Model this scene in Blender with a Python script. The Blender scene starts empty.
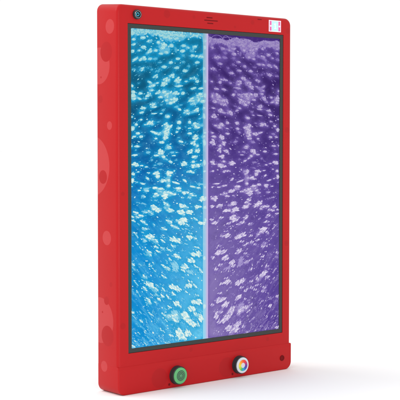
import bpy, bmesh, math, random
from mathutils import Vector, Matrix, noise
random.seed(7)
S = bpy.context.scene
COL = S.collection
W, H, D = 0.6096, 1.0, 0.09          # the panel, metres
HW = W / 2
BASE_TOP = 0.071

# ------------------------------------------------------------------ helpers
def link(name, bm, mats, parent=None, smooth=True):
    me = bpy.data.meshes.new(name)
    bm.normal_update()
    bm.to_mesh(me); bm.free()
    for m in (mats if isinstance(mats, (list, tuple)) else [mats]):
        me.materials.append(m)
    if smooth:
        me.polygons.foreach_set('use_smooth', [True] * len(me.polygons))
        me.set_sharp_from_angle(angle=math.radians(38))
    o = bpy.data.objects.new(name, me)
    COL.objects.link(o)
    if parent: o.parent = parent
    return o

def srgb(r, g, b):
    f = lambda c: (c / 255 / 12.92) if c / 255 <= 0.04045 else ((c / 255 + 0.055) / 1.055) ** 2.4
    return (f(r), f(g), f(b), 1)

def new_mat(name):
    m = bpy.data.materials.new(name); m.use_nodes = True
    nt = m.node_tree
    return m, nt, nt.nodes['Principled BSDF']

def N(nt, typ, **kw):
    n = nt.nodes.new(typ)
    for k, v in kw.items(): setattr(n, k, v)
    return n

def math_node(nt, op, a, b=None, clamp=False):
    n = N(nt, 'ShaderNodeMath', operation=op, use_clamp=clamp)
    for i, v in enumerate((a, b)):
        if v is None: continue
        if isinstance(v, (int, float)): n.inputs[i].default_value = v
        else: nt.links.new(v, n.inputs[i])
    return n.outputs[0]

def mix_col(nt, fac, a, b, blend='MIX'):
    n = N(nt, 'ShaderNodeMix', data_type='RGBA', blend_type=blend)
    if isinstance(fac, (int, float)): n.inputs[0].default_value = fac
    else: nt.links.new(fac, n.inputs[0])
    for i, v in ((6, a), (7, b)):
        if isinstance(v, tuple): n.inputs[i].default_value = v
        else: nt.links.new(v, n.inputs[i])
    return n.outputs[2]

def ramp(nt, fac, stops, interp='LINEAR'):
    n = N(nt, 'ShaderNodeValToRGB'); cr = n.color_ramp; cr.interpolation = interp
    while len(cr.elements) < len(stops): cr.elements.new(0.5)
    for e, (p, c) in zip(cr.elements, stops): e.position = p; e.color = c
    nt.links.new(fac, n.inputs[0])
    return n.outputs[0]

def plain(name, col, rough=0.45, metal=0.0, spec=0.3, grain=0.0):
    m, nt, b = new_mat(name)
    b.inputs['Base Color'].default_value = col
    b.inputs['Roughness'].default_value = rough
    b.inputs['Metallic'].default_value = metal
    b.inputs['Specular IOR Level'].default_value = spec
    if grain:
        t = N(nt, 'ShaderNodeTexCoord'); nz = N(nt, 'ShaderNodeTexNoise')
        nz.inputs['Scale'].default_value = 900; nt.links.new(t.outputs['Object'], nz.inputs['Vector'])
        bp = N(nt, 'ShaderNodeBump'); bp.inputs['Strength'].default_value = grain; bp.inputs['Distance'].default_value = 0.0004
        nt.links.new(nz.outputs[0], bp.inputs['Height']); nt.links.new(bp.outputs[0], b.inputs['Normal'])
    return m

# ------------------------------------------------------------------ materials
# circles printed on the red shell: (y, z, radius) on the sides, (x, z, radius) on the front
SIDE_PALE = [(.0313,.946,.019),(.080,.848,.0475),(.0341,.694,.0113),(.1144,.5895,.0795),(.0477,.4048,.019),(.0797,.1885,.060),(.0614,.0695,.0145)]
SIDE_DEEP = [(.0476,.8828,.0261),(.0712,.8185,.0031),(.0738,.7623,.0103),(.0638,.5617,.018),(.0297,.2855,.0068),(.05,.2421,.0115),(.0682,.2107,.0034),(.046,.1507,.027)]
FRONT_DEEP = [(-.1723,.0316,.0265),(.0604,.0331,.0275),(-.1445,.9855,.011),(-.0535,.9836,.0053),(.1558,.9823,.0069),(.2900,.9665,.0085),(.0912,.9658,.0043),(.2885,.686,.0085),(.2885,.3633,.0086),(.2154,.0946,.0065),(-.2886,.1806,.0085),(-.0638,.0952,.0065),(-.288,.52,.006)]
RED = srgb(173, 18, 22); PALE = srgb(182, 52, 54); DEEP = srgb(166, 11, 17); FDEEP = srgb(161, 16, 20)

def red_plastic():
    m, nt, b = new_mat('red_plastic')
    tc = N(nt, 'ShaderNodeTexCoord'); ge = N(nt, 'ShaderNodeNewGeometry')
    sp = N(nt, 'ShaderNodeSeparateXYZ'); nt.links.new(tc.outputs['Object'], sp.inputs[0])
    sn = N(nt, 'ShaderNodeSeparateXYZ'); nt.links.new(ge.outputs['True Normal'], sn.inputs[0])
    x, y, z = sp.outputs
    side = math_node(nt, 'GREATER_THAN', math_node(nt, 'ABSOLUTE', sn.outputs[0]), 0.8)
    front = math_node(nt, 'LESS_THAN', sn.outputs[1], -0.8)
    def discs(u, lst):
        tot = None
        for a, c, r in lst:
            dx = math_node(nt, 'SUBTRACT', u, a); dz = math_node(nt, 'SUBTRACT', z, c)
            d = math_node(nt, 'SQRT', math_node(nt, 'ADD', math_node(nt, 'MULTIPLY', dx, dx), math_node(nt, 'MULTIPLY', dz, dz)))
            f = math_node(nt, 'DIVIDE', math_node(nt, 'SUBTRACT', r, d), 0.0008, True)
            tot = f if tot is None else math_node(nt, 'MAXIMUM', tot, f)
        return tot
    nz = N(nt, 'ShaderNodeTexNoise'); nz.inputs['Scale'].default_value = 6; nz.inputs['Detail'].default_value = 3
    nt.links.new(tc.outputs['Object'], nz.inputs['Vector'])
    c = mix_col(nt, math_node(nt, 'MULTIPLY', discs(x, FRONT_DEEP), math_node(nt, 'MULTIPLY', front, 0.75)), RED, FDEEP)
    c = mix_col(nt, math_node(nt, 'MULTIPLY', discs(y, SIDE_PALE), side), c, PALE)
    c = mix_col(nt, math_node(nt, 'MULTIPLY', discs(y, SIDE_DEEP), side), c, DEEP)
    v = math_node(nt, 'ADD', math_node(nt, 'MULTIPLY', nz.outputs[0], 0.10), 0.95)
    hv = N(nt, 'ShaderNodeHueSaturation'); nt.links.new(c, hv.inputs['Color']); nt.links.new(v, hv.inputs['Value'])
    nt.links.new(hv.outputs[0], b.inputs['Base Color'])
    fine = N(nt, 'ShaderNodeTexNoise'); fine.inputs['Scale'].default_value = 420; fine.inputs['Detail'].default_value = 4
    nt.links.new(tc.outputs['Object'], fine.inputs['Vector'])
    bp = N(nt, 'ShaderNodeBump'); bp.inputs['Strength'].default_value = 0.12; bp.inputs['Distance'].default_value = 0.0006
    nt.links.new(fine.outputs[0], bp.inputs['Height']); nt.links.new(bp.outputs[0], b.inputs['Normal'])
    b.inputs['Roughness'].default_value = 0.42
    b.inputs['Specular IOR Level'].default_value = 0.19
    return m

def emit(name, build, strength=1.0, alpha=False):
    """something lit from inside: colour from build(node_tree)"""
    m, nt, b = new_mat(name)
    b.inputs['Base Color'].default_value = (0.002, 0.002, 0.003, 1)
    b.inputs['Roughness'].default_value = 0.3
    b.inputs['Specular IOR Level'].default_value = 0.02
    c = build(nt)
    if alpha:                                     # thin at its rim, where the water shows through
        c, a = c
        nt.links.new(a, b.inputs['Alpha'])
    if isinstance(c, tuple): b.inputs['Emission Color'].default_value = c
    else: nt.links.new(c, b.inputs['Emission Color'])
    b.inputs['Emission Strength'].default_value = strength
    return m

def coords(nt):
    tc = N(nt, 'ShaderNodeTexCoord'); sp = N(nt, 'ShaderNodeSeparateXYZ')
    nt.links.new(tc.outputs['Object'], sp.inputs[0])
    return tc.outputs['Object'], sp.outputs

Z0, Z1 = 0.1075, 0.954               # the window's bottom and top
def water_colour(stops, near, deep, bottom_fac, glow_froth, glow_foam):
    """light of the lit water: paler towards the lamp at the bottom middle, blotchy, with light streaks painted in"""
    def build(nt):
        v, (x, y, z) = coords(nt)
        t = math_node(nt, 'DIVIDE', math_node(nt, 'SUBTRACT', z, Z0), Z1 - Z0, True)
        big = N(nt, 'ShaderNodeTexNoise'); big.inputs['Scale'].default_value = 5.5; big.inputs['Detail'].default_value = 5
        nt.links.new(v, big.inputs['Vector'])
        t2 = math_node(nt, 'ADD', t, math_node(nt, 'MULTIPLY', math_node(nt, 'SUBTRACT', big.outputs[0], 0.5), 0.28), True)
        c = ramp(nt, t2, stops)
        ax = math_node(nt, 'ABSOLUTE', x)
        prox = math_node(nt, 'SUBTRACT', 1.0, math_node(nt, 'DIVIDE', ax, 0.21), True)
        low = math_node(nt, 'SUBTRACT', 1.0, math_node(nt, 'DIVIDE', t, 0.62), True)
        c = mix_col(nt, math_node(nt, 'MULTIPLY', math_node(nt, 'MULTIPLY', prox, low), bottom_fac, True), c, near)
        # painted light streaks low down, then paler cloudy blotches
        cv = N(nt, 'ShaderNodeCombineXYZ')                       # streaks slant alike on both sides of the divider
        nt.links.new(ax, cv.inputs[0]); nt.links.new(z, cv.inputs[2])
        sm = N(nt, 'ShaderNodeMapping'); sm.inputs['Rotation'].default_value = (0, math.radians(47), 0); nt.links.new(cv.outputs[0], sm.inputs[0])
        sq = N(nt, 'ShaderNodeMapping'); sq.inputs['Scale'].default_value = (14, 1, 90); nt.links.new(sm.outputs[0], sq.inputs[0])
        sn = N(nt, 'ShaderNodeTexNoise'); sn.inputs['Scale'].default_value = 1.0; sn.inputs['Detail'].default_value = 6; sn.inputs['Roughness'].default_value = 0.62
        nt.links.new(sq.outputs[0], sn.inputs['Vector'])
        lowz = math_node(nt, 'SUBTRACT', 1.0, math_node(nt, 'DIVIDE', t, 0.6), True)
        strk = math_node(nt, 'MULTIPLY', math_node(nt, 'SUBTRACT', sn.outputs[0], 0.5), 3.0, True)
        c = mix_col(nt, math_node(nt, 'MULTIPLY', math_node(nt, 'MULTIPLY', strk, lowz), 1.3, True), c, near)
        mp = N(nt, 'ShaderNodeMapping'); mp.inputs['Scale'].default_value = (1.0, 1, 1.5)
        nt.links.new(v, mp.inputs[0])
        n2 = N(nt, 'ShaderNodeTexNoise'); n2.inputs['Scale'].default_value = 27; n2.inputs['Detail'].default_value = 7; n2.inputs['Roughness'].default_value = 0.68
        nt.links.new(mp.outputs[0], n2.inputs['Vector'])
        cl = math_node(nt, 'MULTIPLY', math_node(nt, 'SUBTRACT', n2.outputs[0], 0.5), 2.6, True)
        c = mix_col(nt, math_node(nt, 'MULTIPLY', cl, 0.30), c, near)
        at = N(nt, 'ShaderNodeAttribute', attribute_name='glow_froth')
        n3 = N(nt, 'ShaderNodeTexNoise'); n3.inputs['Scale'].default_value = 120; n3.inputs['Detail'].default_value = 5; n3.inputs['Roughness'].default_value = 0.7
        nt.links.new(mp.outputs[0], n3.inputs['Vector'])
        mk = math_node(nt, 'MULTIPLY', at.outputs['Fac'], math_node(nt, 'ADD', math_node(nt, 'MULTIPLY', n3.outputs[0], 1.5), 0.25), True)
        c = mix_col(nt, math_node(nt, 'MULTIPLY', mk, 1.15, True), c, glow_froth)
        c = mix_col(nt, math_node(nt, 'MULTIPLY', math_node(nt, 'SUBTRACT', mk, 0.74), 2.0, True), c, glow_foam)
        dk = math_node(nt, 'MULTIPLY', math_node(nt, 'MULTIPLY', math_node(nt, 'SUBTRACT', 0.47, n2.outputs[0]), 2.6, True), math_node(nt, 'SUBTRACT', 1.0, mk, True))
        c = mix_col(nt, math_node(nt, 'MULTIPLY', dk, 0.6), c, deep)
        return c
    return build

def bubble_colour(edge, mid_top, mid_low, core, solid=1.0):
    """a bubble with bright middle and water-coloured rim, light painted in by facing"""
    def build(nt):
        v, (x, y, z) = coords(nt)
        ge = N(nt, 'ShaderNodeNewGeometry'); sn = N(nt, 'ShaderNodeSeparateXYZ')
        nt.links.new(ge.outputs['Normal'], sn.inputs[0])
        facing = math_node(nt, 'MULTIPLY', sn.outputs[1], -1.0, True)
        t = math_node(nt, 'DIVIDE', math_node(nt, 'SUBTRACT', z, Z0), Z1 - Z0, True)
        body = ramp(nt, t, [(0.0, mid_low), (0.4, mid_low), (0.85, mid_top)])
        n2 = N(nt, 'ShaderNodeTexNoise'); n2.inputs['Scale'].default_value = 210; n2.inputs['Detail'].default_value = 3
        nt.links.new(v, n2.inputs['Vector'])
        f = math_node(nt, 'ADD', math_node(nt, 'MULTIPLY', math_node(nt, 'SUBTRACT', n2.outputs[0], 0.5), 0.6), facing)
        f1 = math_node(nt, 'DIVIDE', math_node(nt, 'SUBTRACT', f, 0.40), 0.45, True)
        al = math_node(nt, 'DIVIDE', math_node(nt, 'SUBTRACT', f, 0.18), 0.62, True)
        al = math_node(nt, 'MULTIPLY', al, solid)
        c = mix_col(nt, f1, edge, body)
        f2 = math_node(nt, 'MULTIPLY', math_node(nt, 'MULTIPLY', math_node(nt, 'SUBTRACT', f, 0.84), 2.6, True), math_node(nt, 'SUBTRACT', 1.25, t, True))
        return mix_col(nt, f2, c, core), al
    return build

M = {}
M['red'] = red_plastic()
M['bezel'] = plain('dark_grey_plastic', srgb(48, 51, 49), 0.5, grain=0.1)
M['black'] = plain('black_plastic', srgb(40, 44, 46), 0.38, spec=0.4, grain=0.08)
M['slot'] = plain('dark_red_recess', srgb(112, 14, 18), 0.6, spec=0.1)
M['chrome'] = plain('chrome', (0.5, 0.51, 0.53, 1), 0.2, metal=1.0)
M['lens'] = plain('dark_lens', (0.004, 0.007, 0.010, 1), 0.12, spec=0.15)
M['cyan_ring'] = plain('cyan_ring', srgb(60, 165, 190), 0.3)
M['green'] = plain('green_plastic', srgb(92, 170, 108), 0.42, grain=0.06)
M['white'] = plain('white_plastic', srgb(204, 207, 212), 0.4, grain=0.05)
M['sticker'] = plain('white_paper', srgb(232, 232, 238), 0.5)
M['pink'] = plain('pink_ink', srgb(222, 104, 166), 0.5)
M['pale_blue'] = plain('pale_blue_ink', srgb(186, 226, 236), 0.5)

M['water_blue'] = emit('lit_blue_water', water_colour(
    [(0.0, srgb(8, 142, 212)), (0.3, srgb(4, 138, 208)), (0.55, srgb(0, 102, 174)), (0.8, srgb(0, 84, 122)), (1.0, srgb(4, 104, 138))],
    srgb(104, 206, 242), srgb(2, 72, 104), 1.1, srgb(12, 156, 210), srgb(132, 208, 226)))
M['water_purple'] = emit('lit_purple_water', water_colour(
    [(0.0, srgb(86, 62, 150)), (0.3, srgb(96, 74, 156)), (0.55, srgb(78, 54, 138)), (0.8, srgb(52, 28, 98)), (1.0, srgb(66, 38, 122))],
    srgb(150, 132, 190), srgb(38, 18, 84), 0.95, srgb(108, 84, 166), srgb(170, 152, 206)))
M['bub_blue'] = emit('blue_lit_bubble', bubble_colour(srgb(66, 178, 214), srgb(146, 208, 216), srgb(208, 236, 230), srgb(246, 248, 236)), alpha=True)
M['bub_purple'] = emit('purple_lit_bubble', bubble_colour(srgb(112, 88, 168), srgb(148, 128, 188), srgb(206, 194, 226), srgb(236, 230, 244)), alpha=True)
M['far_blue'] = emit('faint_blue_bubble', bubble_colour(srgb(50, 165, 214), srgb(84, 182, 212), srgb(140, 210, 234), srgb(170, 222, 234), 0.62), alpha=True)
M['far_purple'] = emit('faint_purple_bubble', bubble_colour(srgb(110, 86, 166), srgb(130, 108, 180), srgb(160, 144, 204), srgb(196, 182, 222), 0.62), alpha=True)
M['glint_blue'] = emit('blue_bubble_glint', bubble_colour(srgb(150, 214, 224), srgb(184, 228, 228), srgb(236, 247, 240), srgb(255, 255, 248), 0.9), alpha=True)
M['glint_purple'] = emit('purple_bubble_glint', bubble_colour(srgb(160, 140, 198), srgb(184, 168, 214), srgb(228, 220, 240), srgb(250, 246, 253), 0.9), alpha=True)
XS0, XS1, XE = -0.0194, -0.0068, -0.0016                      # the frosted divider
def strip_build(nt):
    v, (x, y, z) = coords(nt)
    n2 = N(nt, 'ShaderNodeTexNoise'); n2.inputs['Scale'].default_value = 34; n2.inputs['Detail'].default_value = 5
    nt.links.new(v, n2.inputs['Vector'])
    t = math_node(nt, 'DIVIDE', math_node(nt, 'SUBTRACT', z, Z0), Z1 - Z0, True)
    c = ramp(nt, t, [(0.0, srgb(140, 214, 242)), (0.35, srgb(140, 200, 232)), (0.7, srgb(112, 170, 204)), (1.0, srgb(132, 186, 204))])
    c = mix_col(nt, math_node(nt, 'MULTIPLY', math_node(nt, 'SUBTRACT', n2.outputs[0], 0.5), 3.0, True), c, srgb(168, 214, 228))
    across = math_node(nt, 'DIVIDE', math_node(nt, 'SUBTRACT', x, XS0 + .003), XS1 - XS0 - .003, True)     # shifts to lilac towards its right edge
    return mix_col(nt, math_node(nt, 'MULTIPLY', across, .75), c, srgb(190, 192, 226))
M['strip'] = emit('frosted_divider', strip_build)
M['strip_edge'] = emit('lilac_divider_edge', lambda nt: srgb(198, 182, 226))

# ------------------------------------------------------------------ shape helpers
def rr(cx0, cx1, z0, z1, inset, radii, n=8):
    """rounded rectangle outline in XZ, counter-clockwise seen from -Y; radii = bl, br, tr, tl"""
    pts = []
    x0, x1, a0, a1 = cx0 + inset, cx1 - inset, z0 + inset, z1 - inset
    cs = [(x0, a0, 180, radii[0], 1, 1), (x1, a0, 270, radii[1], -1, 1), (x1, a1, 0, radii[2], -1, -1), (x0, a1, 90, radii[3], 1, -1)]
    for px, pz, st, r, sx, sz in cs:
        r = max(r - inset, 0.0006)
        for k in range(n + 1):
            a = math.radians(st + 90 * k / n)
            pts.append((px + sx * r + r * math.cos(a), pz + sz * r + r * math.sin(a)))
    return pts

def loft(bm, loops):
    """loops: list of (points_xz, y) -> side quads; returns vertex loops"""
    vl = [[bm.verts.new((x, y, z)) for x, z in pts] for pts, y in loops]
    for a, b in zip(vl, vl[1:]):
        n = len(a)
        for i in range(n):
            bm.faces.new((a[i], a[(i + 1) % n], b[(i + 1) % n], b[i]))
    return vl

def slab(x0, x1, z0, z1, yf, yb, radii, bev, steps=5, window=None, depth=0.004, back_bev=0.003, rise=0.0, slope=0.0):
    """rounded slab, bevelled front and back, its top rising towards the back; window = outline cut depth metres deep into its front face"""
    bm = bmesh.new(); loops = []
    up = lambda y: z1 + rise * (y - yf) / (yb - yf) - slope * max(0.0, 1 - (y - yf) / .0026)
    for k in range(steps + 1):
        a = math.pi / 2 * k / steps
        y = yf + bev * (1 - math.cos(a))
        loops.append((rr(x0, x1, z0, up(y), bev * (1 - math.sin(a)), radii), y))
    for k in range(steps + 1):
        a = math.pi / 2 * k / steps
        y = yb - back_bev * (1 - math.sin(a))
        loops.append((rr(x0, x1, z0, up(y), back_bev * (1 - math.cos(a)), radii), y))
    vl = loft(bm, loops)
    bm.faces.new(vl[-1])
    if window:
        inner = [bm.verts.new((x, yf, z)) for x, z in window]
        es = []
        for L in (vl[0], inner):
            for i in range(len(L)):
                a, b = L[i], L[(i + 1) % len(L)]
                es.append(bm.edges.get((a, b)) or bm.edges.new((a, b)))
        bmesh.ops.triangle_fill(bm, use_beauty=True, use_dissolve=False, edges=es)
        back = [bm.verts.new((x, yf + depth, z)) for x, z in window]
        n = len(inner)
        for i in range(n):
            bm.faces.new((inner[i], inner[(i + 1) % n], back[(i + 1) % n], back[i]))
        bm.faces.new(back)
    else:
        bm.faces.new(vl[0])
    bmesh.ops.recalc_face_normals(bm, faces=bm.faces)
    return bm

def turn(profile, cx, cz, n=48, bm=None, mat=0):
    """solid of revolution about the Y axis; profile = (radius, y) from centre front to back"""
    bm = bm or bmesh.new(); rings = []
    for r, y in profile:
        if r < 1e-6: rings.append([bm.verts.new((cx, y, cz))])
        else: rings.append([bm.verts.new((cx + r * math.cos(2 * math.pi * i / n), y, cz + r * math.sin(2 * math.pi * i / n))) for i in range(n)])
    for a, b in zip(rings, rings[1:]):
        for i in range(n):
            j = (i + 1) % n
            if len(a) == 1 and len(b) == 1: continue
            if len(a) == 1: f = bm.faces.new((a[0], b[i], b[j]))
            elif len(b) == 1: f = bm.faces.new((a[i], b[0], a[j]))
            else: f = bm.faces.new((a[i], b[i], b[j], a[j]))
            f.material_index = mat
    bmesh.ops.recalc_face_normals(bm, faces=bm.faces)
    return bm

def box_bm(x0, x1, y0, y1, z0, z1, bev=0.0, bm=None):
    bm = bm or bmesh.new()
    r = bmesh.ops.create_cube(bm, size=1.0)
    for v in r['verts']:
        v.co = Vector((x0 + (v.co.x + .5) * (x1 - x0), y0 + (v.co.y + .5) * (y1 - y0), z0 + (v.co.z + .5) * (z1 - z0)))
    if bev:
        es = list({e for v in r['verts'] for e in v.link_edges})
        bmesh.ops.bevel(bm, geom=es, offset=bev, segments=3, profile=0.6, affect='EDGES')
    return bm

# ------------------------------------------------------------------ setting
bm = bmesh.new()
bmesh.ops.create_grid(bm, x_segments=2, y_segments=2, size=60)
fm, nt, fb = new_mat('white_studio_floor')
fb.inputs['Base Color'].default_value = (0.93, 0.93, 0.93, 1); fb.inputs['Roughness'].default_value = 0.75
fb.inputs['Specular IOR Level'].default_value = 0.1
floor = link('floor', bm, fm, smooth=False); floor['kind'] = 'structure'

# ------------------------------------------------------------------ the bubble wall
wall = bpy.data.objects.new('bubble_panel', None); COL.objects.link(wall)
wall.empty_display_size = 0.2
wall['label'] = 'tall red plastic bubble panel with half blue, half purple lit water window'
wall['category'] = 'bubble panel'

FX0, FX1, FZ0, FZ1 = -0.2715, 0.2735, 0.1072, 0.9543        # outer edge of the grey bezel
win = [(FX0, FZ0), (FX1, FZ0), (FX1, FZ1), (FX0, FZ1)]
casing = link('casing', slab(-HW, HW, BASE_TOP - 0.004, H + .0012, 0.0, D, (.001, .001, .020, .020), .009, window=win, depth=0.005, rise=.0075), M['red'], wall)
link('base', slab(-HW - .00015, HW + .0022, 0.0, BASE_TOP + .003, -0.0024, D + .0002, (.022, .022, .002, .0008), .0036, slope=.006), M['red'], wall)

# bezel: a mitred ring set in the casing's recess, 2 mm under its face
bw = 0.0112
bm = bmesh.new()
def rect(i, x0=FX0 + .0004, x1=FX1 - .0004, z0=FZ0 + .0004, z1=FZ1 - .0004): return [(x0 + i, z0 + i), (x1 - i, z0 + i), (x1 - i, z1 - i), (x0 + i, z1 - i)]
loft(bm, [(rect(0), .0048), (rect(0), .0016), (rect(.0007), .0010), (rect(bw - .0007), .0010), (rect(bw), .0016), (rect(bw), .0048)])
bmesh.ops.recalc_face_normals(bm, faces=bm.faces)
bezel = link('bezel', bm, M['bezel'], wall, smooth=False)

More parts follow.
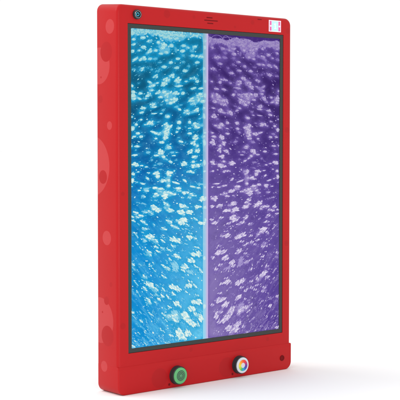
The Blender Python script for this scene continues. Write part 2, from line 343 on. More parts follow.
SX0, SX1, SZ0, SZ1 = FX0 + bw, FX1 - bw, FZ0 + bw, FZ1 - bw
XS0, XS1, XE = -0.0194, -0.0068, -0.0016
YF = 0.0036                                                   # face of the lit water
CLUSTERS = [(-2506,9142,73,48,3,0),(-2506,9014,80,43,15,0),(-2540,8838,73,53,3,0),(-2457,8636,122,43,31,0),(-2222,8660,128,59,14,0),(-2339,8869,60,32,3,0),(-2187,8957,95,54,3,0),(-1984,9129,95,65,3,0),
 (-1984,8872,104,59,31,0),(-1796,8895,76,49,3,0),(-1985,8670,89,43,2,0),(-1814,8677,89,43,2,0),(-1710,9103,76,54,3,0),(-1537,9030,125,93,3,0),(-1624,8821,83,44,3,0),(-1444,8862,84,55,3,0),
 (-1589,8959,69,54,3,0),(-2204,9198,101,48,3,0),(-1659,8589,86,33,2,1),(-2069,8801,68,27,3,1),(-1273,9043,91,60,3,0),(-1378,8887,49,55,3,0),(-867,9063,100,50,3,0),(-902,8923,100,55,3,0),
 (-713,9015,65,39,3,0),(-885,8806,71,44,3,1),(-1062,8710,92,44,2,0),(-1291,8604,84,49,2,0),(-490,9054,94,50,3,0),(-580,8939,87,50,3,1),(-562,8814,87,50,3,0),(-345,8810,131,50,3,0),
 (-400,8640,94,45,2,0),(-885,8634,71,44,2,1),(-1132,8940,53,82,3,1),(-126,9058,59,56,3,0),(-236,8801,73,45,3,0),(-108,9227,59,39,3,0),(-2508,8380,80,37,2,1),(-2239,8395,101,59,2,0),
 (-1514,8477,97,49,2,0),(-2036,8430,34,22,2,1),(-1927,8396,48,38,2,1),(-1728,8377,116,49,18,1),(-1791,8222,109,60,18,0),(-1986,8061,85,43,-19,0),(-1884,7983,96,43,2,0),(-1746,8055,62,27,2,0),
 (-1986,7953,68,27,2,0),(-1469,8146,97,71,2,0),(-1528,8034,104,71,2,0),(-2559,7955,47,48,2,0),(-2348,8026,40,16,2,1),(-2526,7737,87,121,1,0),(-2510,7630,80,54,1,0),(-2292,7769,74,43,1,0),
 (-2326,7634,79,38,-15,0),(-2123,7638,48,27,1,0),(-1935,7859,82,38,2,0),(-2021,7735,116,60,1,0),(-1712,7816,109,60,17,0),(-1522,7829,90,55,1,0),(-1643,7690,90,44,1,0),(-1435,7736,84,82,1,0),
 (-1435,7613,70,44,1,0),(-1884,7502,123,54,1,0),(-1609,7486,49,22,1,1),(-1098,8474,99,44,2,0),(-814,8402,100,50,2,0),(-163,8490,117,50,2,0),(-1256,8257,105,66,2,0),(-1080,8158,106,77,2,0),
 (-1062,8098,78,39,2,0),(-1379,8135,42,44,2,0),(-1045,7994,135,39,2,0),(-526,8218,166,45,2,0),(-400,8138,73,56,2,0),(-778,8126,57,28,2,0),(-533,7947,108,39,13,0),(-272,7954,110,39,2,0),
 (-1344,7807,98,66,1,0),(-1133,7812,120,61,1,0),(-885,7810,71,55,1,0),(-1204,7631,169,94,1,0),(-1309,7546,88,55,1,0),(-308,7763,146,67,1,0),(-598,7644,123,67,1,0),(-381,7663,145,67,1,0),
 (-526,7540,145,50,1,0),(-217,7611,91,56,1,0),(-956,7498,71,22,1,1),(-956,7913,50,28,2,1),(-107,8147,59,34,2,0),(-126,7767,51,67,1,0),(-688,8531,50,44,2,1),(-2208,7393,95,43,1,0),
 (-1850,7432,103,33,1,0),(-2259,7279,94,38,13,0),(-1851,7258,109,24,9,0),(-1620,7262,55,22,1,0),(-1557,7355,69,38,1,1),(-1418,7182,91,49,1,0),(-2561,7159,40,27,1,0),(-2276,7095,54,32,1,0),
 (-2428,6967,67,43,1,0),(-1988,7023,137,60,1,0),(-1920,6977,82,38,1,0),(-2148,6967,47,16,1,0),(-1713,7042,62,22,1,1),(-2545,6864,80,70,0,0),(-2378,6744,81,40,0,0),(-2496,6657,74,32,0,0),
 (-2271,6658,74,43,0,0),(-1886,6779,108,38,-12,0),(-1714,6741,117,55,0,0),(-1453,6968,77,77,0,0),(-1436,6803,98,110,0,0),(-1471,6665,105,99,0,0),(-1800,6610,62,33,0,0),(-1600,6512,97,44,0,0),
 (-2406,6407,94,38,0,0),(-2573,6415,27,38,0,0),(-1401,6418,56,44,0,0),(-1380,7188,56,44,1,0),(-1116,7446,71,33,1,0),(-1010,7381,76,39,-15,0),(-760,7302,151,56,1,0),(-760,7349,72,44,1,0),
 (-417,7374,109,56,1,0),(-526,7317,109,28,1,0),(-180,7218,103,79,1,0),(-308,7146,58,22,1,1),(-162,7435,81,28,1,0),(-1021,7040,85,55,1,0),(-1035,6883,85,44,0,0),(-1099,6783,57,33,0,0),
 (-1345,6913,91,66,0,0),(-1387,6776,42,61,0,0),(-670,7044,72,50,1,0),(-454,6976,160,73,0,0),(-381,6907,87,39,0,0),(-235,6964,73,34,0,0),(-663,6885,65,22,0,0),(-796,6918,29,22,0,1),
 (-663,6746,94,39,0,0),(-454,6640,102,90,0,0),(-526,6486,101,67,0,0),(-399,6416,58,39,0,0),(-957,6528,91,42,-12,0),(-180,6669,103,39,0,0),(-143,6500,96,102,0,0),(-125,6768,66,28,0,0),
 (-1363,6390,84,39,0,0),(-1028,6639,43,22,0,1),(-796,6514,21,17,0,1),(-2447,6307,34,16,0,1),(-2480,6183,94,35,0,0),(-2058,6251,82,43,0,0),(-1628,6254,125,82,0,0),(-1784,6167,90,33,0,0),
 (-1541,6130,70,49,0,0),(-1454,6066,68,28,-21,0),(-2464,5935,134,59,-1,0),(-2262,5911,68,22,-1,0),(-2110,5876,61,27,-1,0),(-1663,5953,104,38,-1,1),(-1829,5913,48,22,-1,1),(-1932,6051,55,38,-1,1),
 (-2532,5698,67,49,-1,0),(-2364,5750,47,22,-1,0),(-1785,5708,103,66,-1,0),(-1733,5619,83,60,-1,0),(-2025,5717,48,22,-1,0),(-2070,5576,66,38,-21,0),(-2556,5532,67,76,-1,0),(-2409,5485,47,22,-1,0),
 (-2230,5444,94,33,-13,0),(-1577,5506,111,55,-1,0),(-1392,5701,70,77,-1,0),(-1403,5522,63,39,-1,0),(-2566,5375,27,16,-1,0),(-2111,5310,102,38,-1,0),(-1830,5325,96,44,-1,0),(-1647,5299,104,38,-1,0),
 (-1392,5370,56,44,-1,0),(-1636,5801,69,22,-1,1),(-1339,6349,84,22,0,0),(-1258,6246,84,33,0,0),(-1099,6245,43,14,0,0),(-1198,6163,78,19,0,0),(-634,6271,108,62,0,0),(-381,6289,87,79,0,0),
 (-472,6121,102,56,0,0),(-1311,5998,76,39,-17,0),(-832,5943,150,61,-1,0),(-533,5990,65,39,-1,0),(-472,5868,189,56,-1,0),(-381,5909,73,39,-1,0),(-652,5731,151,39,-7,0),(-544,5701,58,28,-1,0),
 (-143,5963,88,79,-1,0),(-142,5731,66,34,-1,0),(-1117,6038,57,14,-1,1),(-1311,5714,91,50,-1,0),(-1329,5639,56,33,-1,0),(-1177,5767,35,17,-1,0),(-832,5496,88,39,-30,0),(-1375,5508,56,50,-1,0),
 (-1135,5442,157,33,-15,0),(-1364,5369,56,39,-1,0),(-1046,5292,121,45,-1,0),(-562,5328,108,37,-11,0),(-362,5290,80,28,-1,0),(-271,5386,146,28,3,0),(-124,5298,37,34,-1,0),(-2332,5270,61,22,-1,0),
 (-2111,5250,82,44,-1,0),(-2197,5106,82,44,-2,0),(-1775,5137,97,55,-2,0),(-1844,5093,69,27,-2,0),(-1490,5096,126,77,-2,0),(-1664,5225,104,33,-2,0),(-1855,4992,138,33,-2,1),(-2366,4945,74,38,-2,1),
 (-2170,4912,54,33,-2,1),(-2444,4685,74,54,-2,0),(-1872,4820,110,77,-2,0),(-1734,4746,104,60,-2,0),(-2153,4701,82,55,-2,0),(-1993,4701,89,49,-2,0),(-1907,4637,55,27,-2,0),(-2266,4602,88,54,-2,0),
 (-2411,4575,47,33,-2,0),(-2559,4592,34,38,-2,0),(-2519,4487,60,38,-2,0),(-2215,4450,75,49,-2,0),(-2120,4389,55,27,-2,0),(-2164,4265,109,49,-3,0),(-2167,3013,109,49,-4,0),(-2368,4389,47,33,-2,1),
 (-1866,4367,53,27,-31,0),(-1520,4236,97,50,-18,0),(-1521,2967,98,50,-20,0),(-1659,4440,35,22,-2,1),(-1456,4896,91,55,-2,0),(-1491,4793,49,33,-2,0),(-1386,4706,56,39,-2,0),(-1386,4443,56,50,-2,0),
 (-1473,5179,105,69,-2,0),(-1347,5175,84,66,-2,0),(-1206,5144,71,44,-2,0),(-1029,5222,107,33,-1,0),(-814,5175,144,50,-2,0),(-671,5031,79,39,-2,0),(-489,5082,95,34,-2,0),(-598,5113,72,42,-2,0),
 (-893,5037,57,28,-2,0),(-234,4990,88,74,-2,0),(-105,5000,59,68,-2,0),(-904,4828,115,61,-2,0),(-743,4781,65,34,-2,0),(-380,4782,139,45,-2,0),(-1382,4844,56,44,-2,0),(-1312,4717,113,55,-2,0),
 (-958,4662,136,67,-2,0),(-886,4598,72,34,-2,0),(-671,4652,130,56,-2,0),(-453,4446,94,45,-14,0),(-1330,4413,85,55,-2,0),(-1083,4430,71,39,-2,0),(-868,4449,129,67,-2,0),(-940,4368,107,56,-2,0),
 (-1207,4282,106,50,-3,0),(-1083,4243,78,45,-3,0),(-725,4289,86,39,-18,0),(-886,4198,43,22,-3,0),(-887,2913,43,22,-4,0),(-233,4330,125,45,-2,0),(-105,4404,52,57,-2,0),(-123,4759,52,57,-2,0),
 (-2469,4149,68,24,-45,0),(-2473,2904,69,25,-46,0),(-2402,4078,44,22,-41,0),(-2405,2831,45,22,-41,0),(-1994,4057,151,66,-3,0),(-1997,2800,152,66,-4,0),(-2165,3957,75,66,-3,0),(-2168,2703,75,66,-4,0),
 (-1943,3986,131,38,-3,0),(-1945,2727,131,39,-4,0),(-1788,3918,62,72,-3,0),(-1790,2654,63,72,-4,0),(-2413,3896,63,22,-41,0),(-2416,2649,64,22,-42,0),(-2318,3788,43,16,-45,0),(-2322,2537,44,16,-46,0),
 (-1771,3771,69,33,-15,0),(-1773,2507,70,33,-16,0),(-1580,3719,77,50,-3,0),(-1581,2450,77,50,-5,0),(-1702,3648,70,39,-3,0),(-1704,2382,70,39,-5,0),(-1555,3906,76,44,-19,0),(-1557,2636,77,44,-20,0),
 (-2046,3663,89,60,-3,0),(-2049,2405,89,61,-5,0),(-1995,3578,62,55,-3,0),(-1998,2318,62,55,-5,0),(-1812,3589,42,28,-3,1),(-1815,2325,42,28,-5,1),(-2115,3579,48,27,-3,1),(-2118,2323,48,27,-5,1),
 (-2549,3366,54,54,-4,0),(-2552,2120,54,55,-5,0),(-1978,3296,74,33,-28,0),(-1981,2036,75,33,-29,0),(-2303,3337,48,38,-4,1),(-2306,2084,48,38,-5,1),(-2522,3242,54,54,-4,1),(-2526,1995,54,55,-5,1),
 (-1841,3141,69,33,-4,1),(-1545,3246,88,33,-32,0),(-1547,1974,89,33,-33,0),(-1423,3182,102,33,-32,0),(-1424,1907,103,33,-33,0),(-1405,3695,35,39,-3,0),(-1406,2421,35,39,-5,0),(-1458,3379,49,33,-4,1),
 (-1459,2105,49,33,-5,1),(-2233,4178,41,16,-3,0),(-2236,2927,41,16,-4,0),(-1597,4024,81,28,-27,1),(-1598,2756,82,28,-28,1),(-1875,3350,52,22,-36,1),(-1877,2087,53,22,-37,1),(-627,4074,94,28,-3,0),
 (-627,2782,95,28,-4,0),(-671,3963,101,62,-3,0),(-671,2672,102,62,-4,0),(-482,3940,80,51,-3,0),(-482,2643,80,51,-4,0),(-1225,3949,127,72,-3,0),(-1226,2672,128,73,-4,0),(-1065,3899,121,67,-3,0),
 (-1066,2618,122,67,-4,0),(-779,3800,72,25,-15,0),(-779,2511,73,25,-16,0),(-1207,3754,99,45,-3,0),(-1208,2475,100,45,-5,0),(-1331,3649,70,33,-19,0),(-1332,2373,71,33,-20,0),(-869,3617,50,22,-3,1),
 (-869,2329,51,23,-5,1),(-398,3686,88,40,-3,0),(-398,2387,88,40,-5,0),(-526,3513,102,57,-3,0),(-525,2216,102,57,-5,0),(-343,3507,103,85,-3,0),(-343,2206,103,85,-5,0),(-1101,3510,100,61,-3,0),
 (-1102,2228,100,62,-5,0),(-1012,3449,57,39,-3,0),(-1013,2164,57,39,-5,0),(-1331,3421,64,39,-4,0),(-1333,2144,64,39,-5,0),(-598,3348,131,79,-4,0),(-598,2052,131,79,-5,0),(-833,3199,115,79,-4,0),
 (-833,1909,116,79,-5,0),(-887,3090,72,45,-4,0),(-1172,3277,121,78,-4,1),(-1173,1996,121,78,-5,1),(-1155,3165,128,95,-4,1),(-1156,1882,129,95,-5,1),(-1367,3179,64,33,-4,0),(-1368,1902,64,34,-5,0),
 (-434,3159,102,45,-4,0),(-434,1858,103,46,-5,0),(-269,3034,74,68,-4,0),(-653,3046,145,51,-4,1),(-141,3382,67,63,-4,0),(-140,2075,67,63,-5,0),(-2282,1866,55,60,-5,0),(-2391,1761,51,22,-47,1),
 (-2068,1675,52,22,-42,1),(-2351,1557,58,19,-42,0),(-2068,1427,52,22,-42,1),(-2137,1241,64,22,-47,0),(-2545,1222,75,66,-6,0),(-1635,1582,67,33,-38,0),(-1530,1516,54,22,-38,0),(-1460,1802,76,33,-33,0),
 (-1809,1821,99,22,-42,1),(-2358,1394,34,22,-6,1),(-1425,1204,57,22,-6,0),(-2119,1892,46,22,-38,1),(-1173,1873,121,123,-5,0),(-1350,1918,50,34,-5,0),(-1084,1753,79,45,-5,0),(-797,1839,130,102,-5,0),
 (-653,1698,146,74,-5,0),(-562,1632,132,68,-5,0),(-379,1586,96,51,-6,0),(-379,1871,110,40,-5,0),(-269,1761,74,103,-5,0),(-1031,1480,129,79,-6,0),(-959,1346,151,96,-6,0),(-725,1393,124,85,-6,0),
 (-852,1265,109,51,-6,0),(-1280,1379,85,50,-6,0),(-1209,1624,101,22,-42,1),(-1351,1191,71,17,-6,0),(-1245,1558,80,17,-42,1)]

def flow(z, deg, a, b):
    """tilt of a cluster: bubbles rise outwards near the top and are dragged down the slope of the current below"""
    t = (z - SZ0) / (SZ1 - SZ0)
    f = 22 if t > .72 else (22 - 26 * (.72 - t) / .22 if t > .5 else max(-42, -4 - 38 * (.5 - t) / .28))
    if abs(deg) > 9: return math.radians(deg)
    return math.radians(f * min(1, max(.25, (a / max(b, 1) - .9) / .8)))

def water_slab(x0, x1, sgn, mat):
    """lit slab whose face is a fine grid; 'glow_froth' = painted halos round bubbles, glow by the divider, and froth"""
    st = .0022
    nx, nz = int((x1 - x0) / st), int((SZ1 - SZ0 - .0002) / st)
    xs = [x0 + (x1 - x0) * i / nx for i in range(nx + 1)]; zs = [SZ0 + .0001 + (SZ1 - SZ0 - .0002) * j / nz for j in range(nz + 1)]
    glow_froth = [[0.0] * (nx + 1) for _ in zs]
    dx, dz = xs[1] - xs[0], zs[1] - zs[0]
    def glow_spot(x, z, a, b, ang, k):
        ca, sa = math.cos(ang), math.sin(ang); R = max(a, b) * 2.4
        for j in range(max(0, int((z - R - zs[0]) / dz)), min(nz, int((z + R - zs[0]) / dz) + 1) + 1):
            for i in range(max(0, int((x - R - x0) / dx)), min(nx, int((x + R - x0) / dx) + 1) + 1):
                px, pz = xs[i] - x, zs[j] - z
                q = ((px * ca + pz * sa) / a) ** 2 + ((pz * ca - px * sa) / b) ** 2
                if q < 6: glow_froth[j][i] += k * math.exp(-q * .85)
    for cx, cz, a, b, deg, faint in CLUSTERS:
        glow_spot(cx / 1e4 * (-sgn), cz / 1e4, max(a / 1e4, .002) * 1.3 + .0014, max(b / 1e4, .002) * 1.3 + .0010, flow(cz / 1e4, deg, a, b) * (-sgn), .42 if faint else .62)  # halo of glow painted round each cluster
    for j, z in enumerate(zs):
        for i, x in enumerate(xs):
            xm = -abs(x)
            wave = .0035 * math.sin(xm * 52 + 1.0) + .0022 * math.sin(xm * 121 + .4)
            line = .9425 if sgn < 0 else .9325 + wave
            d = line - z + .003 * noise.noise(Vector((x * 90, z * 90, 3)))
            m = glow_froth[j][i]
            th = .019 + .007 * math.sin(xm * 38) + .006 * noise.noise(Vector((x * 60, 0, 8)))
            if d > 0: m += 1.25 / (1 + math.exp((d - th) / .003)) + .16 * math.exp(-d / .04)
            else: m *= .2
            if sgn > 0: m += .62 * math.exp(-(x - XE) / .007)          # soft glow painted beside the divider, on both halves
            else: m += .4 * math.exp(-(XS0 - x) / .004)
            m += .8 * math.exp(-(z - SZ0) / .005) * max(0, 1 - abs(x) / .15)   # foam settled on the sill by the air pipe
            glow_froth[j][i] = min(m, 1.4)
    bm = bmesh.new(); lay = bm.verts.layers.float.new('glow_froth')
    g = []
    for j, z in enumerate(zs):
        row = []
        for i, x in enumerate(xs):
            v = bm.verts.new((x, YF, z)); v[lay] = glow_froth[j][i]; row.append(v)
        g.append(row)
    for j in range(nz):
        for i in range(nx): bm.faces.new((g[j][i], g[j][i + 1], g[j + 1][i + 1], g[j + 1][i]))
    rim = g[0][:] + [r[-1] for r in g[1:]] + g[-1][-2::-1] + [r[0] for r in g[-2:0:-1]]
    bk = [bm.verts.new((v.co.x, .0046, v.co.z)) for v in rim]
    for i in range(len(rim)): bm.faces.new((rim[i], bk[i], bk[(i + 1) % len(rim)], rim[(i + 1) % len(rim)]))
    bm.faces.new(bk)
    return link('water_panel', bm, mat, wall, smooth=False)
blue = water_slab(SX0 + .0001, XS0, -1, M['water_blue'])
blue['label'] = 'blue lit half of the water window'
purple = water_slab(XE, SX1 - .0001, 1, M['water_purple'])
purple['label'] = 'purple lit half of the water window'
strip = link('divider', box_bm(XS0, XS1, YF - .0002, .0046, SZ0 + .0001, SZ1 - .0001), M['strip'], wall, smooth=False)
link('divider_edge', box_bm(XS1, XE, YF - .0004, .0046, SZ0 + .0001, SZ1 - .0001), M['strip_edge'], strip, smooth=False)

# bubbles: clusters as (x, z, half length, half height, tilt, faint) in tenths of a millimetre


_ico = {}
def ico(level):
    if level not in _ico:
        b = bmesh.new(); bmesh.ops.create_icosphere(b, subdivisions=level, radius=1.0)
        b.verts.ensure_lookup_table()
        _ico[level] = ([v.co.copy() for v in b.verts], [[v.index for v in f.verts] for f in b.faces]); b.free()
    return _ico[level]

def lump(store, x, y, z, rx, rz, ry, ang, rough=0.3, level=2, mat=0):
    V, F_ = ico(level)
    vs, fs, ms = store
    base = len(vs); ca, sa = math.cos(ang), math.sin(ang)
    off = Vector((random.uniform(-90, 90), random.uniform(-90, 90), random.uniform(-90, 90)))
    for c in V:
        k = 1 + rough * noise.noise(c * 1.7 + off) + rough * 0.7 * noise.noise(c * 4.1 + off)
        px, py, pz = c.x * rx * k, c.y * ry * k, c.z * rz * k
        X, Y, Z = x + px * ca - pz * sa, y + py, z + px * sa + pz * ca
        Z = min(max(Z, SZ0 + .0003), SZ1 - .0003); X = min(max(X, SX0 + .0003), SX1 - .0003)
        vs.append((X, Y, Z))
    for f in F_: fs.append([base + i for i in f]); ms.append(mat)

def store_obj(name, store, mats, parent):
    vs, fs, ms = store
    me = bpy.data.meshes.new(name); me.from_pydata(vs, [], fs)
    for m in mats: me.materials.append(m)
    me.polygons.foreach_set('material_index', ms)
    me.polygons.foreach_set('use_smooth', [True] * len(fs)); me.update()
    o = bpy.data.objects.new(name, me); COL.objects.link(o); o.parent = parent; o['kind'] = 'stuff'
    return o

def fill_half(sgn, lo, hi, parent, mats):
    """lo..hi = the half's x range; the left half's swarm is mirrored on the right"""
    st = ([], [], [])
    for (cx, cz, a, b, deg, faint) in CLUSTERS:
        x, z, a, b = cx / 1e4 * (-sgn), cz / 1e4, a / 1e4, b / 1e4
        a = max(a, .0008); b = max(b, .0008)
        if not (lo + .001 < x < hi - .001) or z > 0.925: continue
        ang = flow(z, deg, a, b) * (-sgn)
        run = flow(z, 0, 3, 1) * (-sgn)                       # the way single bubbles are drawn out
        ca, sa = math.cos(ang), math.sin(ang)
        big = 1 if faint else 0
        low = min(1, max(0, (.62 - (z - SZ0) / (SZ1 - SZ0)) / .25))     # below mid height the swarm is finer and drawn out
        area_ = a * b / (.0036 * .0024)
        ry = lambda r: min(.85 * r, .0026)
        if not faint: lump(st, x, YF + .0004, z, a * .85, b * .8, ry(b), ang, 0.8, 3, 1)     # cloud of fine bubbles the cluster trails
        n = 1 if area_ < 6.5 else min(22, int(area_ / 2.0) + 2)
        n = int(n * (1 + 1.0 * low) + .5)
        for i in range(n):
            if n == 1: X, Z, ra, rb = x, z, a * .94, b * .90
            else:
                q = math.sqrt((i + .5) / n) * (.72 + .12 * low); th = i * 2.4 + random.uniform(-.5, .5)
                px, pz = a * q * math.cos(th), b * q * math.sin(th)
                X, Z = x + px * ca - pz * sa, z + px * sa + pz * ca
                rb = min(max(min(a, b) * random.uniform(.46, .70), .0010), .0036 - .0011 * low) * random.uniform(.7, 1.1)
                ra = rb * random.uniform(1.3, 2.0) * (1 + .5 * low)
            w_ = (ang if n == 1 else run + random.uniform(-.3, .3))
            m_ = big if random.random() < .91 else 1
            lump(st, X, YF, Z, ra, rb, ry(rb), w_, 0.28, 3 if ra > .004 else 2, m_)
            if m_ == 0 and rb > .0012 and random.random() < .8:     # its highlight, painted on as a brighter lump
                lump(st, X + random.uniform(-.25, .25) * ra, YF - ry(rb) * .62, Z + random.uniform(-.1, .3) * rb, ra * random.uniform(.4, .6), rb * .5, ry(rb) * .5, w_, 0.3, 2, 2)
        for i in range(int(1 + area_ * .5)):
            th = random.uniform(0, 6.28); q = random.uniform(1.0, 1.7)
            px, pz = a * q * math.cos(th), b * q * math.sin(th); r = random.uniform(.0005, .0012)
            lump(st, x + px * ca - pz * sa, YF - .0002, z + px * sa + pz * ca, r * random.uniform(1.3, 3), r, .0006, run, 0.2, 2, 1)
    # fine strays, drawn out along the current: it turns from rising to sinking down the window
    rnd = random.Random(11)
    for i in range(1000):
        u = rnd.random(); x0 = -0.262 + u * 0.245; z = SZ0 + .005 + (SZ1 - SZ0 - .025) * rnd.random() ** 2.0; r = rnd.uniform(.0005, .0013)
        el = rnd.uniform(1.2, 4.2); mt = 1 if rnd.random() < (.97 if z > .45 else .86) else 0
        t = (z - SZ0) / (SZ1 - SZ0)
        ang = flow(z, 0, 3, 1) + math.radians(rnd.uniform(-12, 12))
        x = x0 * (-sgn)
        if lo + .003 < x < hi - .003: lump(st, x, YF - .0001, z, r * el, r, .0007, ang * (-sgn), 0.2, 2, mt)
    # small single bubbles between the clusters
    for i in range(330):
        x = (-0.262 + rnd.random() * 0.243) * (-sgn); z = rnd.uniform(SZ0 + .005, SZ1 - .03); r = rnd.uniform(.0011, .0021); el = rnd.uniform(1.2, 2.1)
        if not lo + .004 < x < hi - .004: continue
        w_ = (flow(z, 0, 2, 1) + math.radians(rnd.uniform(-14, 14))) * (-sgn)
        m_ = 0 if rnd.random() < .6 else 1
        lump(st, x, YF, z, r * el, r, r * .8, w_, 0.25, 2, m_)
        if m_ == 0 and rnd.random() < .6: lump(st, x + .2 * r, YF - r * .5, z + .2 * r, r * el * .5, r * .5, r * .4, w_, 0.2, 2, 2)  # same painted glint on its front
    store_obj('bubbles', st, mats, parent)
    # froth along the water line
    fr = ([], [], [])
    rnd = random.Random(23)
    n = 620
    for i in range(n):
        x0 = -0.264 + rnd.random() * 0.262
        wave = .0035 * math.sin(x0 * 52 + 1.0) + .0022 * math.sin(x0 * 121 + .4)
        top = .9415 if sgn < 0 else .9318 + wave
        thick = .021 + .008 * math.sin(x0 * 38)
        z = top - abs(rnd.gauss(0, .5)) * thick * .8
        if sgn < 0 and x0 > -.09 and z > .934 + wave and rnd.random() < .75: continue
        x = x0 * (-sgn)
        if not (lo + .003 < x < hi - .003): continue
        r = rnd.uniform(.0016, .0042) * (1 if z > top - thick * .7 else .7)
        lump(fr, x, YF - .0001 * rnd.random(), z, r * rnd.uniform(1, 1.7), r * .8, .0007, rnd.uniform(-.4, .4), 0.4, 2, 0 if rnd.random() < .6 else 1)
    # a few thin loops of foam skin curling above the line
    for (c0, rad, hgt) in ((-.030, .019, .010), (-.072, .022, .007), (-.062, .012, .010), (-.125, .02, .006)):
        if sgn < 0: continue
        for k in range(90):
            a = math.pi * k / 89
            x = (c0 + rad * math.cos(a)) * (-sgn); z = .9305 + hgt * math.sin(a)
            if lo + .002 < x < hi - .002: lump(fr, x, YF, z, .0013, .0009, .0005, 0, 0.4, 1, 1 if k % 3 else 0)
    store_obj('froth', fr, mats, parent)
fill_half(-1, SX0, XS0, blue, [M['bub_blue'], M['far_blue'], M['glint_blue']])
fill_half(1, XE, SX1, purple, [M['bub_purple'], M['far_purple'], M['glint_purple']])
# bubbles seen through the frosted divider
ds = ([], [], [])
for (cx, cz, a, b, deg, faint) in CLUSTERS:
    x, z = cx / 1e4, cz / 1e4
    if XS0 - .004 < x < XS1 + .002 and z < .93:
        lump(ds, min(max(x, XS0 + .003), XS1 - .003), YF - .0002, z, min(a / 1e4, .0052), b / 1e4, .0005, 0, .6, 2, 0)
for v in range(len(ds[0])):
    X, Y, Z = ds[0][v]; ds[0][v] = (min(max(X, XS0 + .0002), XS1 - .0002), Y, Z)
M['strip_bubble'] = emit('frosted_bubble', bubble_colour(srgb(150, 206, 228), srgb(168, 214, 224), srgb(190, 228, 236), srgb(214, 236, 236), 0.8), alpha=True)
store_obj('bubbles', ds, [M['strip_bubble']], strip)

# ------------------------------------------------------------------ push buttons on the base
def button(cx, cz, label, cap_mat):
    R = .0244; y0 = -0.0024; d = .0148
    h = link('button', turn([(0, y0 - d + .0035), (R * .9, y0 - d + .0035), (R * .93, y0 - d), (R * .965, y0 - d + .0006), (R, y0 - d + .0025), (R, y0 - .002), (R * 1.03, y0 - .0008), (R * 1.03, y0 + .001)], cx, cz), M['black'], wall)
    h['label'] = label
    yc = y0 - d + .0035
    cap = link('cap', turn([(0, yc - .0062), (R * .5, yc - .0062), (R * .84, yc - .0058), (R * .895, yc - .0046), (R * .90, yc - .001), (R * .90, yc + .0005)], cx, cz), cap_mat, h)
    return h, yc - .0062
GX, GZ, RX, RZ = -0.1143, .0332, .1056, .0352
g, yg = button(GX, GZ, 'green topped push button with a dark swirl', M['green'])
# dark coil on the green cap
m, nt, b = new_mat('dark_green_coil')
v, (x, y, z) = coords(nt)
dx = math_node(nt, 'SUBTRACT', x, GX); dz = math_node(nt, 'SUBTRACT', z, GZ)
rad = math_node(nt, 'SQRT', math_node(nt, 'ADD', math_node(nt, 'MULTIPLY', dx, dx), math_node(nt, 'MULTIPLY', dz, dz)))
an = math_node(nt, 'ARCTAN2', dz, dx)
w = math_node(nt, 'SINE', math_node(nt, 'ADD', math_node(nt, 'MULTIPLY', rad, 6.2832 / .0038), an))
w = math_node(nt, 'MULTIPLY', math_node(nt, 'ADD', w, 0.35), 0.8, True)
c = mix_col(nt, w, srgb(26, 62, 44), srgb(84, 148, 100))
near_c = math_node(nt, 'SUBTRACT', 1.0, math_node(nt, 'DIVIDE', rad, .004), True)
nt.links.new(mix_col(nt, near_c, c, srgb(96, 170, 116)), b.inputs['Base Color']); b.inputs['Roughness'].default_value = .45
link('coil', turn([(0, yg - .0004), (.0143, yg - .0004), (.0147, yg + .0002)], GX, GZ), m, g)
r_, yr = button(RX, RZ, 'white topped push button with a rainbow ring', M['white'])
m, nt, b = new_mat('rainbow_ring')
v, (x, y, z) = coords(nt)
an = math_node(nt, 'ARCTAN2', math_node(nt, 'SUBTRACT', z, RZ), math_node(nt, 'SUBTRACT', x, RX))
t = math_node(nt, 'ADD', math_node(nt, 'DIVIDE', an, 2 * math.pi), 0.5, True)        # 0 = left, .25 = bottom, .5 = right, .75 = top
c = ramp(nt, t, [(0.0, srgb(226, 214, 40)), (.10, srgb(160, 205, 60)), (.17, srgb(60, 176, 90)), (.26, srgb(28, 160, 205)), (.37, srgb(40, 70, 170)),
                 (.47, srgb(96, 44, 150)), (.56, srgb(170, 40, 110)), (.67, srgb(222, 44, 44)), (.78, srgb(236, 96, 32)), (.88, srgb(240, 160, 30)), (1.0, srgb(232, 212, 40))])
nt.links.new(c, b.inputs['Base Color']); b.inputs['Roughness'].default_value = .4
ring = turn([(.0072, yr + .0002), (.0074, yr - .0005), (.0154, yr - .0005), (.0157, yr + .0002)], RX, RZ, 64)
link('rainbow_ring', ring, m, r_)

# ------------------------------------------------------------------ camera sensor, sticker, slots, plug
sx, sz = -0.2432, .9777
sen = link('sensor', turn([(.0092, -.0030), (.0094, -.0062), (.0118, -.0058), (.0122, -.0046), (.0122, -.001), (.0126, .0008)], sx, sz), M['black'], wall)
link('rim', turn([(.0080, -.0040), (.0082, -.0068), (.0090, -.0070), (.0095, -.0060), (.0095, -.0040)], sx, sz), M['chrome'], sen)
link('lens', turn([(0, -.0052), (.004, -.0050), (.0072, -.0044), (.0081, -.0036), (.0081, -.002)], sx, sz), M['lens'], sen)
link('lens_ring', turn([(.0030, -.0049), (.0032, -.0056), (.0050, -.0055), (.0052, -.0044)], sx, sz), M['cyan_ring'], sen)

bm = box_bm(.2165, .2625, -.0008, .0005, .9610, .9930)
lab = link('sticker', bm, M['sticker'], wall, smooth=False)
lab['label'] = 'small white, pink and pale blue sticker'
for nm, x0, x1, mt in (('strip', .2192, .2262, 'pink'), ('strip', .2528, .2598, 'pink'), ('panel', .2276, .2514, 'pale_blue')):
    link(nm, box_bm(x0, x1, -.0011, -.0006, .9634, .9906), M[mt], lab, smooth=False)
mk = bmesh.new()
box_bm(.2385, .2421, -.0014, -.0009, .9690, .9850, bm=mk); box_bm(.2352, .2390, -.0013, -.0008, .9806, .9836, bm=mk); box_bm(.2360, .2446, -.0015, -.0010, .9690, .9716, bm=mk)
link('numeral', mk, M['sticker'], lab, smooth=False)
for x in (.2230, .2560):
    link('dot', turn([(0, -.0014), (.0026, -.0014), (.0027, -.0009)], x, .9768, 20), M['sticker'], lab, smooth=False)

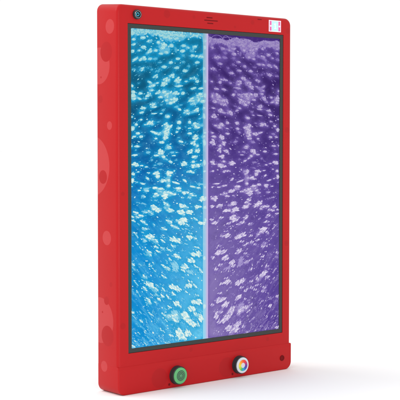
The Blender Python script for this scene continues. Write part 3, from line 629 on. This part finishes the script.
for cx, cz, hl in ((.0002, .9852, .0105), (.0058, .9778, .0235), (.0030, .9702, .0105)):
    b_ = bmesh.new(); loops = []
    for (i, y) in ((0.0, .0005), (0.0, -.0003), (.0003, -.0004)):
        loops.append((rr(cx - hl, cx + hl, cz - .0014, cz + .0014, i, (.0013,) * 4, 5), y))
    vl = loft(b_, loops); b_.faces.new(vl[-1]); bmesh.ops.recalc_face_normals(b_, faces=b_.faces)
    link('sound_slot', b_, M['slot'], wall)
b_ = bmesh.new()
vl = loft(b_, [(rr(.174, .190, .9910, .9930, 0, (.0009,) * 4, 4), .0005), (rr(.174, .190, .9910, .9930, 0, (.0009,) * 4, 4), -.0003)])
b_.faces.new(vl[-1]); bmesh.ops.recalc_face_normals(b_, faces=b_.faces)
link('slit', b_, M['slot'], wall)
pl = link('plug', turn([(0, -.0030), (.0052, -.0030), (.0060, -.0040), (.0078, -.0040), (.0082, -.0030), (.0082, -.0019)], .2700, .0345, 32), M['slot'], wall)
for cx, cz in ((-.1400, .0105), (.0820, .0115)):
    link('screw', turn([(0, -.0027), (.0018, -.0027), (.0026, -.0030), (.0034, -.0028), (.0034, -.0019)], cx, cz, 20), M['slot'], wall)

# ------------------------------------------------------------------ light
w = bpy.data.worlds.new('World'); S.world = w; w.use_nodes = True
w.node_tree.nodes['Background'].inputs[0].default_value = (1, 1, 1, 1)
w.node_tree.nodes['Background'].inputs[1].default_value = 1.003
def area(name, loc, target, size, power):
    l = bpy.data.lights.new(name, 'AREA'); l.shape = 'DISK'; l.size = size; l.energy = power
    o = bpy.data.objects.new(name, l); COL.objects.link(o); o.location = loc
    o.rotation_euler = (Vector(target) - Vector(loc)).to_track_quat('-Z', 'Y').to_euler()
    return o
area('softbox', (-2.7, .9, 2.6), (0, 0, .5), 1.6, 40)
sl = bpy.data.lights.new('key_light', 'SUN'); sl.energy = 0.5; sl.angle = math.radians(24)
key = bpy.data.objects.new('key_light', sl); COL.objects.link(key); key.rotation_euler = Vector((.30, -.45, -.84)).to_track_quat('-Z', 'Y').to_euler()
area('front_fill', (-1.3, -3.6, .5), (0, 0, .0), 1.3, 36)  # added fill lamp, brightens the front face and base

# ------------------------------------------------------------------ camera
cd = bpy.data.cameras.new('camera'); cam = bpy.data.objects.new('camera', cd); COL.objects.link(cam)
yaw, pit, rol = 0.69011, -0.0485, 0.00035
F = Vector((math.sin(yaw) * math.cos(pit), math.cos(yaw) * math.cos(pit), math.sin(pit)))
R = Vector((math.cos(yaw), -math.sin(yaw), 0)); U = R.cross(F)
R2 = R * math.cos(rol) + U * math.sin(rol); U2 = U * math.cos(rol) - R * math.sin(rol)
mw = Matrix((R2, U2, -F)).transposed().to_4x4(); mw.translation = Vector((-2.11106, -2.51771, 0.65481))
cam.matrix_world = mw
cd.sensor_width = 36; cd.lens = 1216.694 / 400 * 36; cd.clip_start = 0.05; cd.clip_end = 500
S.camera = cam
S.view_settings.view_transform = 'Standard'; S.view_settings.look = 'None'
S.view_settings.exposure = 0; S.view_settings.gamma = 1
